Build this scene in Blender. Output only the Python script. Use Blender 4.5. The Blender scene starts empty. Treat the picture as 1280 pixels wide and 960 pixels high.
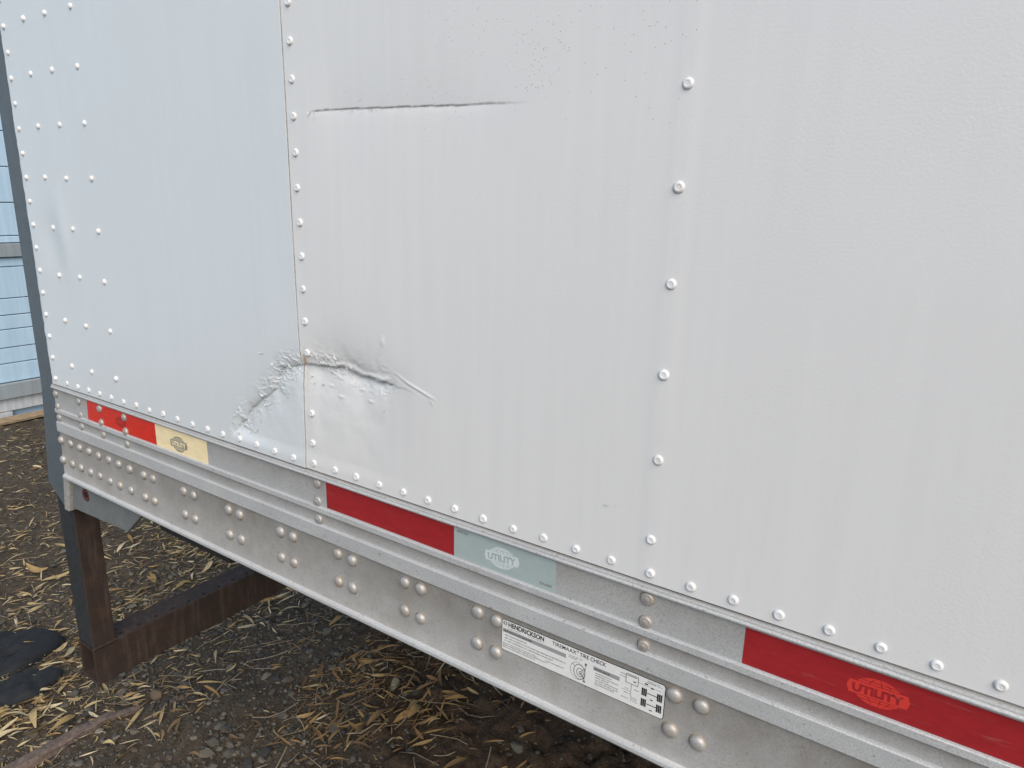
import bpy, math, random
import numpy as np
from mathutils import Matrix, Vector

random.seed(7)
rng = np.random.default_rng(11)
scene = bpy.context.scene
COL = scene.collection

# ------------------------------------------------------------------ camera, world, sun, exposure
def cam_rot(a, b, c):
    ca, sa, cb, sb, cc, sc = math.cos(a), math.sin(a), math.cos(b), math.sin(b), math.cos(c), math.sin(c)
    Rz = np.array([[ca, -sa, 0], [sa, ca, 0], [0, 0, 1]])
    Rx = np.array([[1, 0, 0], [0, cb, -sb], [0, sb, cb]])
    Ry = np.array([[cc, 0, sc], [0, 1, 0], [-sc, 0, cc]])
    return Rz @ Rx @ Ry

CAM_LOC = np.array([0.2901, -0.74, 0.4372])
CAM_R = cam_rot(0.5940, -0.25387, -0.02147)
FOCAL = 875.85
cd = bpy.data.cameras.new('camera')
cam = bpy.data.objects.new('camera', cd)
COL.objects.link(cam)
M = Matrix.Identity(4)
for i in range(3):
    M[i][0] = CAM_R[i, 0]; M[i][1] = CAM_R[i, 2]; M[i][2] = -CAM_R[i, 1]; M[i][3] = CAM_LOC[i]
cam.matrix_world = M
cd.sensor_width = 36.0
cd.lens = 36.0 * FOCAL / 1280.0
cd.clip_start = 0.01
cd.clip_end = 2000.0
scene.camera = cam

SUN_EL, SUN_AZ = math.radians(42), math.radians(128)     # azimuth from +Y clockwise
world = bpy.data.worlds.new('World')
scene.world = world
world.use_nodes = True
wn = world.node_tree.nodes
bg = wn['Background']
sky = wn.new('ShaderNodeTexSky')
sky.sky_type = 'NISHITA'
sky.sun_disc = False
sky.sun_elevation = SUN_EL
sky.sun_rotation = SUN_AZ
sky.air_density = 1.0
sky.dust_density = 1.0
sky.ozone_density = 1.0
world.node_tree.links.new(sky.outputs[0], bg.inputs[0])
bg.inputs[1].default_value = 0.12
sd = bpy.data.lights.new('sun', 'SUN')
sd.energy = 2.4
sd.angle = math.radians(60)
sd.color = (1.0, 0.905, 0.79)
sun = bpy.data.objects.new('sun', sd)
COL.objects.link(sun)
sdir = Vector((math.sin(SUN_AZ) * math.cos(SUN_EL), math.cos(SUN_AZ) * math.cos(SUN_EL), math.sin(SUN_EL)))
sun.rotation_euler = sdir.to_track_quat('Z', 'Y').to_euler()
scene.view_settings.view_transform = 'Standard'
scene.view_settings.look = 'None'
scene.view_settings.gamma = 1.0
scene.view_settings.exposure = 0.42

# ------------------------------------------------------------------ helpers
def link(o, parent=None):
    COL.objects.link(o)
    if parent is not None:
        o.parent = parent
    return o

def make_mesh(name, verts, faces, mat=None, smooth=False):
    me = bpy.data.meshes.new(name)
    me.from_pydata([tuple(map(float, v)) for v in verts], [], [tuple(map(int, f)) for f in faces])
    if mat: me.materials.append(mat)
    if smooth:
        me.polygons.foreach_set('use_smooth', [True] * len(me.polygons))
    me.update()
    return me

def np_mesh(name, verts, quads, mat=None, smooth=False):
    """verts (n,3), quads (m,k) with equal corner counts"""
    verts = np.asarray(verts, np.float32); quads = np.asarray(quads, np.int32)
    me = bpy.data.meshes.new(name)
    k = quads.shape[1]
    me.vertices.add(len(verts)); me.vertices.foreach_set('co', verts.ravel())
    me.loops.add(quads.size); me.loops.foreach_set('vertex_index', quads.ravel())
    me.polygons.add(len(quads))
    me.polygons.foreach_set('loop_start', np.arange(0, quads.size, k, dtype=np.int32))
    me.polygons.foreach_set('loop_total', np.full(len(quads), k, np.int32))
    if smooth: me.polygons.foreach_set('use_smooth', np.ones(len(quads), bool))
    if mat: me.materials.append(mat)
    me.update(calc_edges=True)
    me.validate()
    return me

def obj(name, me, parent=None):
    return link(bpy.data.objects.new(name, me), parent)

def tag(o, label=None, cat=None, group=None, kind=None):
    if label: o['label'] = label
    if cat: o['category'] = cat
    if group: o['group'] = group
    if kind: o['kind'] = kind
    return o

def point_attr(me, name, values):
    a = me.attributes.new(name, 'FLOAT', 'POINT')
    a.data.foreach_set('value', np.asarray(values, np.float32))

def hash2(ix, iy, seed):
    h = (ix.astype(np.int64) * 374761393 + iy.astype(np.int64) * 668265263 + seed * 974711) & 0x7fffffff
    h = ((h ^ (h >> 13)) * 1274126177) & 0x7fffffff
    return ((h ^ (h >> 16)) & 0xffff) / 65535.0

def vnoise(x, y, seed=0):
    xi, yi = np.floor(x), np.floor(y)
    fx, fy = x - xi, y - yi
    fx = fx * fx * (3 - 2 * fx); fy = fy * fy * (3 - 2 * fy)
    a = hash2(xi, yi, seed); b = hash2(xi + 1, yi, seed); c = hash2(xi, yi + 1, seed); d = hash2(xi + 1, yi + 1, seed)
    return (a * (1 - fx) + b * fx) * (1 - fy) + (c * (1 - fx) + d * fx) * fy

def fbm(x, y, octv=4, seed=0, gain=.5):
    s = 0; a = 1; t = 0
    x = np.asarray(x, float); y = np.asarray(y, float)
    for o in range(octv):
        s = s + a * vnoise(x + o * 17.3, y - o * 9.1, seed + o); t += a; a *= gain; x = x * 2.03; y = y * 2.03
    return s / t

def sstep(e0, e1, x):
    t = np.clip((np.asarray(x, float) - e0) / (e1 - e0), 0, 1)
    return t * t * (3 - 2 * t)

# ------------------------------------------------------------------ materials
class Mat:
    def __init__(s, name):
        s.m = bpy.data.materials.new(name); s.m.use_nodes = True
        s.t = s.m.node_tree; s.n = s.t.nodes; s.b = s.n['Principled BSDF']
    def new(s, kind, **kw):
        n = s.n.new(kind)
        for k, v in kw.items(): setattr(n, k, v)
        return n
    def l(s, a, b): s.t.links.new(a, b)
    def coords(s, scale=(1, 1, 1)):
        tc = s.new('ShaderNodeTexCoord'); mp = s.new('ShaderNodeMapping')
        mp.inputs['Scale'].default_value = scale
        s.l(tc.outputs['Object'], mp.inputs['Vector']); return mp.outputs[0]
    def noise(s, scale, detail=4, rough=.6, vec=None):
        n = s.new('ShaderNodeTexNoise'); n.inputs['Scale'].default_value = scale
        n.inputs['Detail'].default_value = detail; n.inputs['Roughness'].default_value = rough
        if vec is None: vec = s.coords()
        s.l(vec, n.inputs['Vector']); return n.outputs['Fac']
    def ramp(s, fac, stops):
        r = s.new('ShaderNodeValToRGB'); e = r.color_ramp.elements
        while len(e) < len(stops): e.new(.5)
        for el, (p, c) in zip(e, stops):
            el.position = p; el.color = (c, c, c, 1) if isinstance(c, (int, float)) else (*c, 1)
        s.l(fac, r.inputs[0]); return r.outputs[0]
    def mix(s, fac, a, b, mode='MIX'):
        m = s.new('ShaderNodeMix', data_type='RGBA', blend_type=mode)
        for sock, v in ((m.inputs[0], fac), (m.inputs[6], a), (m.inputs[7], b)):
            if isinstance(v, (int, float)): sock.default_value = v
            elif isinstance(v, tuple): sock.default_value = (*v, 1)
            else: s.l(v, sock)
        return m.outputs[2]
    def math(s, op, a, b=0.0):
        m = s.new('ShaderNodeMath', operation=op)
        for sock, v in ((m.inputs[0], a), (m.inputs[1], b)):
            if isinstance(v, (int, float)): sock.default_value = v
            else: s.l(v, sock)
        return m.outputs[0]
    def attr(s, name):
        a = s.new('ShaderNodeAttribute'); a.attribute_name = name; return a
    def bump(s, h, dist, strength=1.0, normal=None):
        b = s.new('ShaderNodeBump'); b.inputs['Strength'].default_value = strength
        b.inputs['Distance'].default_value = dist
        s.l(h, b.inputs['Height'])
        if normal is not None: s.l(normal, b.inputs['Normal'])
        return b.outputs[0]
    def set(s, color=None, rough=None, metal=None, normal=None, spec=None, coat=None):
        for k, v in (('Base Color', color), ('Roughness', rough), ('Metallic', metal), ('Normal', normal), ('Specular IOR Level', spec), ('Coat Weight', coat)):
            if v is None: continue
            sock = s.b.inputs[k]
            if isinstance(v, (int, float)): sock.default_value = v
            elif isinstance(v, tuple): sock.default_value = (*v, 1)
            else: s.l(v, sock)
        return s.m

def plain(name, color, rough=.6, metal=0.0, grain=0.0, gscale=60, bump=0.0, spec=None):
    m = Mat(name)
    if grain:
        f = m.noise(gscale, 5, .65)
        lo = tuple(c * (1 - grain) for c in color); hi = tuple(min(1, c * (1 + grain)) for c in color)
        c = m.ramp(f, [(.3, lo), (.7, hi)])
        nm = m.bump(f, bump) if bump else None
        return m.set(c, rough, metal, nm, spec)
    return m.set(color, rough, metal, None, spec)

WHITE = (.71, .71, .70)
def white_paint(name, base):
    m = Mat(name); WHITE = base
    low = tuple(x * .968 for x in base); blo = (base[0] * .955, base[1] * .945, base[2] * .925)
    streak = m.noise(6, 5, .6, m.coords((9, 9, .35)))
    blot = m.noise(5, 3, .5)
    c = m.mix(m.math('MAXIMUM', m.ramp(streak, [(.30, 0.0), (.62, 1.0)]), m.ramp(m.noise(1.6, 3, .6), [(.42, 0.), (.60, 1.)])), low, WHITE)
    c = m.mix(m.math('MULTIPLY', m.ramp(blot, [(.45, 0), (.75, 1)]), .25), c, blo)
    grime = m.noise(420, 3, .7, m.coords((1, 1, .35)))
    dirt = m.math('MULTIPLY', m.attr('dirt').outputs['Fac'], m.ramp(grime, [(.3, .35), (.65, 1.0)]))
    c = m.mix(dirt, c, (.10, .085, .07))
    c = m.mix(m.attr('rust').outputs['Fac'], c, (.42, .22, .07))
    # specks of grit
    v = m.new('ShaderNodeTexVoronoi'); v.inputs['Scale'].default_value = 420
    m.l(m.coords(), v.inputs['Vector'])
    pick = m.new('ShaderNodeSeparateColor'); m.l(v.outputs['Color'], pick.inputs[0])
    dot = m.math('LESS_THAN', v.outputs['Distance'], m.math('MULTIPLY', pick.outputs[1], .32))
    on = m.math('LESS_THAN', pick.outputs[0], m.attr('speck').outputs['Fac'])
    c = m.mix(m.math('MULTIPLY', m.math('MULTIPLY', dot, on), .55), c, (.17, .17, .16))
    peel = m.noise(330, 2, .5)
    fine = m.noise(1300, 2, .5)
    h = m.math('ADD', peel, m.math('MULTIPLY', fine, .35))
    nm = m.bump(m.math('MULTIPLY', h, m.ramp(blot, [(.3, .35), (.7, 1.0)])), .0005, .34)
    r = m.ramp(blot, [(.3, .33), (.8, .45)])
    m.b.inputs['Coat Weight'].default_value = .7; m.b.inputs['Coat Roughness'].default_value = .28; m.l(nm, m.b.inputs['Coat Normal'])
    return m.set(c, r, 0.0, nm, .5)
M_WHITE = white_paint('white_paint', WHITE)
M_COOL_LIGHT = white_paint('white_paint_cool_light', (.66, .697, .712))  # dimmer, bluer light at the rear end put into the sheet's colour
def rivet_paint():
    m = Mat('rivet_white_paint'); r = m.new('ShaderNodeObjectInfo').outputs['Random']; g = m.noise(350, 4, .7)
    c = m.ramp(r, [(0, (.68, .665, .63)), (.25, (.72, .72, .71)), (1, (.755, .76, .76))])
    c = m.mix(m.ramp(g, [(.62, 0), (.74, .5)]), c, (.42, .39, .34))
    return m.set(c, .4)
M_RIVET = rivet_paint()

def aluminium():
    m = Mat('weathered_aluminium')
    grain = m.noise(560, 1, .6)
    patch = m.noise(9, 5, .6, m.coords((1, 1, 3)))
    c = m.mix(m.attr('paleness').outputs['Fac'], m.ramp(patch, [(.25, (.42, .43, .43)), (.75, (.50, .505, .50))]), m.ramp(patch, [(.25, (.54, .54, .53)), (.75, (.68, .675, .66))]))
    c = m.mix(m.ramp(grain, [(.44, 0), (.62, .6)]), c, m.mix(m.attr('paleness').outputs['Fac'], (.32, .32, .315), (.44, .43, .41)))
    vert = m.noise(16, 5, .65, m.coords((1.6, 1, 1.3)))
    d = m.math('MULTIPLY', m.attr('dirt').outputs['Fac'], m.ramp(vert, [(.3, .45), (.7, 1.0)]))
    c = m.mix(d, c, (.22, .185, .14))
    pit = m.noise(160, 2, .5)
    c = m.mix(m.ramp(pit, [(.66, 0), (.76, .6)]), c, (.2, .17, .13))
    r = m.ramp(patch, [(.3, .42), (.7, .58)])
    return m.set(c, r, .15, m.bump(grain, .0003, .4))
M_ALU = aluminium()
def bolt_metal():
    m = Mat('bolt_metal')
    g = m.noise(500, 3, .7)
    oi = m.new('ShaderNodeObjectInfo')
    c = m.ramp(g, [(.3, (.36, .345, .32)), (.7, (.50, .485, .46))])
    c = m.mix(m.math('MULTIPLY', m.ramp(oi.outputs['Random'], [(.6, 0), (1, 1)]), .3), c, (.40, .30, .21))
    return m.set(c, .48, .4, m.bump(g, .0004, .5))
M_BOLT = bolt_metal()
M_BOLT_DIRT = plain('bolt_stain', (.27, .22, .165), .8, 0, .25, 400)
M_POST = plain('grey_frame_paint', (.088, .107, .122), .5, 0, .12, 45)
M_GUSSET = plain('grey_plate_paint', (.155, .165, .165), .55, 0, .14, 30)
M_WELD = plain('worn_weld_edge', (.36, .35, .32), .6, .2, .25, 160)
M_DARK = plain('black_chassis_paint', (.018, .018, .018), .6, 0, .3, 40)
def rust():
    m = Mat('rusty_steel')
    a = m.noise(22, 6, .7); b = m.noise(260, 3, .7); s_ = m.noise(10, 5, .6, m.coords((7, 7, .8)))
    c = m.ramp(a, [(.3, (.020, .013, .011)), (.55, (.036, .020, .0135)), (.8, (.066, .038, .025))])
    c = m.mix(m.ramp(s_, [(.5, 0), (.8, .5)]), c, (.12, .085, .066))
    c = m.mix(m.ramp(b, [(.5, 0), (.8, .5)]), c, (.03, .02, .016))
    return m.set(c, .75, 0, m.bump(b, .0006, .6))
M_RUST = rust()
M_BLACK = plain('black_scuffed_paint', (.022, .025, .028), .6, 0, .4, 60)
M_HOLE = plain('hole_dark', (.006, .005, .005), .9)
M_REDPAINT = plain('red_brown_primer', (.09, .02, .018), .7, 0, .3, 120)
M_FLOOR = plain('trailer_floor_wood', (.07, .05, .035), .8, 0, .3, 20)

def tape(name, base, cell, amt, rough=.3):
    m = Mat(name)
    w = m.noise(90, 3, .6, m.coords((.4, 1, 1))); n2 = m.noise(800, 2, .6)
    lo = tuple(x * (1 - amt) for x in base)
    c = m.ramp(w, [(.3, lo), (.7, base)])
    c = m.mix(m.ramp(n2, [(.5, 0), (.75, .35)]), c, cell)
    vo = m.new('ShaderNodeTexVoronoi', feature='DISTANCE_TO_EDGE'); vo.inputs['Scale'].default_value = 300; vo.inputs['Randomness'].default_value = .15; m.l(m.coords(), vo.inputs['Vector'])
    c = m.mix(m.ramp(vo.outputs['Distance'], [(.02, .45), (.10, 0)]), c, cell)
    sc = m.noise(40, 5, .7, m.coords((.3, 1, 3)))
    c = m.mix(m.ramp(sc, [(.60, 0), (.72, .28)]), c, (.30, .26, .22))
    return m.set(c, rough, 0, m.bump(n2, .0002, .3), .5)
M_TRED = tape('red_sheeting', (.36, .021, .026), (.27, .018, .022), .2)
M_TRED_GLOW = tape('red_sheeting_painted_glow', (.72, .030, .014), (.55, .022, .011), .2)  # same red sheeting, with the light it throws back painted in
M_TSILVER = tape('silver_sheeting', (.38, .45, .44), (.32, .39, .38), .1)
M_TSILVER_GLOW = tape('silver_sheeting_painted_glow', (.95, .80, .50), (.90, .70, .36), .15)  # white sheeting with its warm retroreflected glow put into the colour
M_EMB_RED = plain('emblem_red', (.60, .045, .035), .35)
M_EMB_SILVER = plain('emblem_pale', (.58, .63, .62), .35)
M_EMB_GREY = plain('emblem_grey', (.26, .25, .21), .4)
M_EMB_DARKRED = plain('emblem_dark_red', (.30, .02, .02), .4)
M_DOT = plain('dot_mark_ink', (.16, .07, .08), .5)
M_STICK = plain('sticker_white', (.72, .72, .69), .4, 0, .05, 60)
M_INK = plain('sticker_black_ink', (.02, .02, .022), .5)
M_INKMID = plain('sticker_fine_print_ink', (.17, .17, .17), .5)
M_GREYBAR = plain('sticker_grey_bar', (.30, .30, .30), .5)
M_FLAKE = plain('peeled_paint', (.70, .71, .71), .4, 0, .1, 200)

# ------------------------------------------------------------------ ground
GZ = -1.30
def ground_z(x, y):
    x = np.asarray(x, float); y = np.asarray(y, float)
    z = GZ + .05 * (fbm(x * 1.1, y * 1.1, 3, 3) - .5) + .028 * (fbm(x * 6, y * 6, 3, 5) - .5)
    soil = soil_mask(x, y)
    z = z + .05 * np.exp(-(((x + .75) / .45) ** 2 + ((y - .95) / .35) ** 2))
    cl = fbm(x * 17, y * 17, 3, 8)
    z = z + soil * .085 * np.maximum(0, cl - .42) + .012 * (fbm(x * 40, y * 40, 2, 9) - .5)
    # flat and low by the wall
    return z
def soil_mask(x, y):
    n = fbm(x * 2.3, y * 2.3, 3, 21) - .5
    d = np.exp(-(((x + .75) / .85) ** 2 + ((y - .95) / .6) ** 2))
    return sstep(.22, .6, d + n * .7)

def ground_material():
    m = Mat('gravel_and_soil')
    pos = m.coords()
    a = m.noise(3, 6, .7, pos); b = m.noise(38, 6, .75, pos); c_ = m.noise(170, 4, .7, pos)
    g = m.ramp(b, [(.28, (.030, .023, .016)), (.5, (.088, .070, .050)), (.72, (.155, .127, .093))])
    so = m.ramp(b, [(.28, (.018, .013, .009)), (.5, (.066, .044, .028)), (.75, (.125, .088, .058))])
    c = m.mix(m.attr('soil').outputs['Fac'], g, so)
    c = m.mix(m.ramp(c_, [(.58, 0), (.72, .6)]), c, (.17, .155, .13))
    c = m.mix(m.ramp(a, [(.4, 0), (.7, .45)]), c, (.05, .036, .026))
    h = m.math('ADD', b, m.math('MULTIPLY', c_, .4))
    return m.set(c, .95, 0, m.bump(h, .012, .9), .2)
M_GROUND = ground_material()

def build_ground():
    xs = np.concatenate([[-400, -150, -60, -30, -16, -10, -7.5], np.arange(-6.4, -3.4, .03), np.arange(-3.4, .5, .0125), np.arange(.5, 2, .05), [2.5, 4, 8, 16, 30, 60, 150, 400]])
    ys = np.concatenate([[-400, -150, -60, -30, -16, -8, -4, -2.5], np.arange(-1.8, -.4, .05), np.arange(-.4, 1.9, .0125), np.arange(1.9, 3.6, .05), [4.5, 7, 12, 30, 60, 150, 400]])
    X, Y = np.meshgrid(xs, ys)
    Z = ground_z(X, Y)
    V = np.stack([X, Y, Z], -1).reshape(-1, 3)
    nx, ny = len(xs), len(ys)
    i = (np.arange(ny - 1)[:, None] * nx + np.arange(nx - 1)[None, :]).ravel()
    Q = np.stack([i, i + 1, i + nx + 1, i + nx], 1)
    me = np_mesh('ground', V, Q, M_GROUND, True)
    point_attr(me, 'soil', soil_mask(X, Y).ravel())
    o = obj('ground', me)
    tag(o, 'dark gravel and soil ground under and beside the trailer', kind='structure')
build_ground()

# ------------------------------------------------------------------ trailer: root and big parts
trailer = bpy.data.objects.new('semi_trailer', None)
link(trailer)
tag(trailer, 'white riveted semi trailer with dented side panel and aluminium bottom rail', 'trailer')

def box_faces(x0, x1, y0, y1, z0, z1):
    v = [(x0, y0, z0), (x1, y0, z0), (x1, y1, z0), (x0, y1, z0), (x0, y0, z1), (x1, y0, z1), (x1, y1, z1), (x0, y1, z1)]
    f = [(0, 3, 2, 1), (4, 5, 6, 7), (0, 1, 5, 4), (1, 2, 6, 5), (2, 3, 7, 6), (3, 0, 4, 7)]
    return v, f

def merge(lst):
    V, F = [], []
    for v, f in lst:
        k = len(V); V += list(v); F += [tuple(i + k for i in q) for q in f]
    return V, F

def bevel(o, w, seg=2):
    md = o.modifiers.new('bevel', 'BEVEL'); md.width = w; md.segments = seg; md.limit_method = 'ANGLE'; md.angle_limit = math.radians(30)

# cargo box behind the panels (walls, roof), its floor and cross members
v, f = box_faces(-1.64, 9.0, .045, 2.56, -.10, 2.62)
obj('cargo_box', make_mesh('cargo_box', v, f, M_WHITE), trailer)
v, f = box_faces(-1.62, 8.9, .05, 2.52, -.135, -.102)
obj('floor_deck', make_mesh('floor_deck', v, f, M_FLOOR), trailer)
parts = [box_faces(-.03, .03, .062, 2.50, -.235, -.227), box_faces(-.004, .004, .062, 2.50, -.227, -.145), box_faces(-.03, .03, .062, 2.50, -.145, -.137)]
v, f = merge(parts)
me_cm = make_mesh('cross_member', v, f, M_DARK)
for k in range(12):
    c = obj('cross_member', me_cm, trailer); c.location = (-1.35 + .305 * k, 0, 0)
v, f = merge([box_faces(-1.30, -1.02, .085, .095, -.36, -.11), box_faces(-1.30, -1.02, .0955, .16, -.36, -.35)])
obj('underside_bracket', make_mesh('underside_bracket', v, f, M_DARK), trailer)
# far side rail
v, f = box_faces(-1.56, 8.9, 2.53, 2.575, -.262, -.01)
obj('far_rail', make_mesh('far_rail', v, f, M_ALU), trailer)

# ------------------------------------------------------------------ dents
def seg_dist(u, v, P):
    """distance to an open polyline, the side (positive = below / right of it) and the arc position 0..1"""
    P = np.asarray(P, float); best = np.full(u.shape, 9.); side = np.zeros(u.shape); arc = np.zeros(u.shape)
    L = np.linalg.norm(np.diff(P, axis=0), axis=1); cum = np.concatenate([[0], np.cumsum(L)])
    for i in range(len(P) - 1):
        d = P[i + 1] - P[i]
        t = ((u - P[i, 0]) * d[0] + (v - P[i, 1]) * d[1]) / (d @ d); tc = np.clip(t, 0, 1)
        dx, dy = u - P[i, 0] - tc * d[0], v - P[i, 1] - tc * d[1]
        dist = np.hypot(dx, dy); s = np.sign(dx * d[1] - dy * d[0])
        m = dist < best - 1e-9
        best = np.where(m, dist, best); side = np.where(m, s, side); arc = np.where(m, (cum[i] + tc * L[i]) / cum[-1], arc)
    return best, side, arc

CRE_A = [(-.581, .5605), (-.55, .5615), (-.475, .5600), (-.43, .5585), (-.372, .5572), (-.30, .5545), (-.266, .5542), (-.198, .5520)]
CRE_B = [(-.862, -.05), (-.838, .006), (-.800, .044), (-.779, .067), (-.745, .090), (-.706, .117), (-.697, .138), (-.686, .153), (-.664, .163), (-.627, .1690), (-.595, .1705), (-.566, .1738), (-.538, .1785), (-.516, .1740), (-.485, .1692), (-.455, .1702), (-.430, .1705), (-.30, .150)]
SCR = [(-.434, .193), (-.413, .184), (-.394, .176), (-.372, .1695), (-.352, .163), (-.338, .158)]

def dent(u, v):
    """(how far the sheet lies inward at (u, v), dirt, rust, speck)"""
    u = np.asarray(u, float); v = np.asarray(v, float)
    y = .0035 * (fbm(u * 2.2 + 5, v * 1.3, 3, 31) - .5) * sstep(-1.56, -1.3, u)
    y = y + .0004 * (fbm(u * 7, v * 2.5, 3, 32) - .5)
    # shallow press marks of the hidden post behind the wide rivet column
    y = y - .00035 * np.exp(-((u - .0) / .0135) ** 8)
    y = y + .0035 * np.exp(-(((u + 1.46) / .05) ** 2 + ((v - .33) / .06) ** 2)) - .003 * np.exp(-(((u + 1.40) / .03) ** 2 + ((v - .35) / .08) ** 2))
    # long upper crease
    d, s, a = seg_dist(u, v, CRE_A)
    w = sstep(-.595, -.50, u) * sstep(-.17, -.36, u)
    cut = (u > -.5815) & (u < -.197)
    y = y + w * .0032 * np.where(v > np.interp(u, [q[0] for q in CRE_A], [q[1] for q in CRE_A]), np.exp(-d / .045), np.exp(-d / .075))
    y = y + np.where((s > 0) & cut, .0013 * sstep(-.582, -.57, u) * sstep(-.197, -.3, u) * np.exp(-d / .006), 0)
    jit = fbm(u * 160, v * 160, 2, 33)
    dirt = np.exp(-(d / (.0010 + .0008 * (jit - .3))) ** 2) * (s >= -1) * sstep(1.04, .86, a) * (.22 + .50 * sstep(.3, .6, jit)) * .95
    dirt = dirt * np.where((u < -.583) | (u > -.196), 0, 1)
    low = np.where(s > 0, np.exp(-(d / .006) ** 2), 0) * sstep(.58, .72, fbm(u * 210, v * 350, 2, 34)) * sstep(.75, .3, a) * sstep(.05, .25, a)
    dirt = np.maximum(dirt, .5 * low)
    # lower dent, torn crease across the seam
    jx = .0075 * (fbm(u * 55, v * 55, 3, 61) - .5); jy = .0085 * (fbm(u * 48 + 9, v * 48, 3, 62) - .5)
    d, s, a = seg_dist(u + jx, v + jy, CRE_B)
    ends = sstep(-.86, -.80, u) * sstep(-.37, -.52, u) * sstep(-.004, .022, v)
    tear = sstep(-.86, -.82, u) * sstep(-.424, -.445, u) * sstep(-.004, .022, v)
    right = sstep(-.66, -.57, u)
    D = (.0080 + .0060 * right) * ends * (.85 + .3 * fbm(u * 30, v * 30, 2, 35))
    out = np.exp(-d / (.010 + .016 * right)); inn = np.exp(-d / (.065 + .005 * right))
    lip = sstep(.0, .005, d)
    y = y + np.where(s < 0, D * (.62 + .1 * right) * out, D * inn + .0085 * (.25 + .75 * sstep(-.57, -.50, u)) * right * tear * np.exp(-d / .008))
    y = y - .0022 * np.exp(-((d - .004) / .004) ** 2) * (s < 0) * tear * right
    rid = (1 - np.abs(2 * fbm(u * 75 + 2 * jx * 75, v * 105, 2, 36) - 1)) ** 9
    rid2 = (1 - np.abs(2 * fbm(u * 170, v * 190, 2, 38) - 1)) ** 6
    patch = np.exp(-((d - .004) / .019) ** 2) * sstep(.46, .66, fbm(u * 34, v * 34, 2, 37) + .06) * tear
    y = y - (.0019 * rid + .0011 * rid2) * patch
    dirt = np.maximum(dirt, .75 * np.exp(-((d - .0) / .0022) ** 2) * sstep(-.545, -.50, u) * tear * sstep(.25, .5, jit))
    brown_tint = np.exp(-(d / .030) ** 2) * (s < 0) * ends * sstep(.25, .6, fbm(u * 14, v * 10, 3, 39)) * .15  # browner on the upper side of the crease
    brown_tint = np.maximum(brown_tint, .20 * np.exp(-(d / .012) ** 2) * ends * sstep(.35, .6, fbm(u * 60, v * 60, 3, 63)))
    dirt = np.maximum(dirt, brown_tint)
    # paint scratch running off to the right
    d2, s2, a2 = seg_dist(u, v, SCR)
    y = y - .0011 * np.exp(-(d2 / .0017) ** 2) * sstep(0, .5, a2) * sstep(1, .8, a2)
    y = y + .0004 * np.exp(-((d2 - .004) / .002) ** 2) * (s2 > 0) * sstep(0, .5, a2) * sstep(1, .6, a2)
    # short marks
    for (mu, mv, r, k) in ((-.448, .122, .0022, .8), (-.064, .072, .0030, .7), (-.052, .0745, .0018, .5), (-.478, .570, .0018, .5), (-.265, .449, .0012, .3)):
        dirt = np.maximum(dirt, k * np.exp(-(((u - mu) / r) ** 2 + ((v - mv - .4 * (u - mu)) / (r * .5)) ** 2)))
    y = y - .0012 * np.exp(-(((u + .444) / .004) ** 2 + ((v - .232) / .005) ** 2))
    for (mu, mv) in ((-.50, .147), (-.478, .132), (-.545, .128), (-.57, .142)):
        y = y - .0010 * np.exp(-(((u - mu) / .006) ** 2 + ((v - mv) / .0022) ** 2))
    rust = np.exp(-(((u + .6265) / .0035) ** 2 + ((v - .178) / .007) ** 2)) * .9
    rust = np.maximum(rust, .22 * np.exp(-(((u + .626) / .004) ** 2 + ((v - .155) / .025) ** 2)))
    # grey grit above the crease
    g = .75 * np.exp(-(((u + .215) / .05) ** 2 + ((v - .592) / .028) ** 2)) + .5 * np.exp(-(((u + .26) / .12) ** 2 + ((v - .605) / .045) ** 2)) + .22 * np.exp(-(((u + .03) / .06) ** 2 + ((v - .63) / .06) ** 2))
    return y, np.clip(dirt, 0, 1), np.clip(rust, 0, 1), np.clip(g, 0, .6)

def lines(*spans):
    out = []
    for a, b, st in spans:
        n = max(1, round((b - a) / st)); out += list(a + (b - a) * np.arange(n) / n)
    out.append(spans[-1][1]); return np.array(out)

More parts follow.
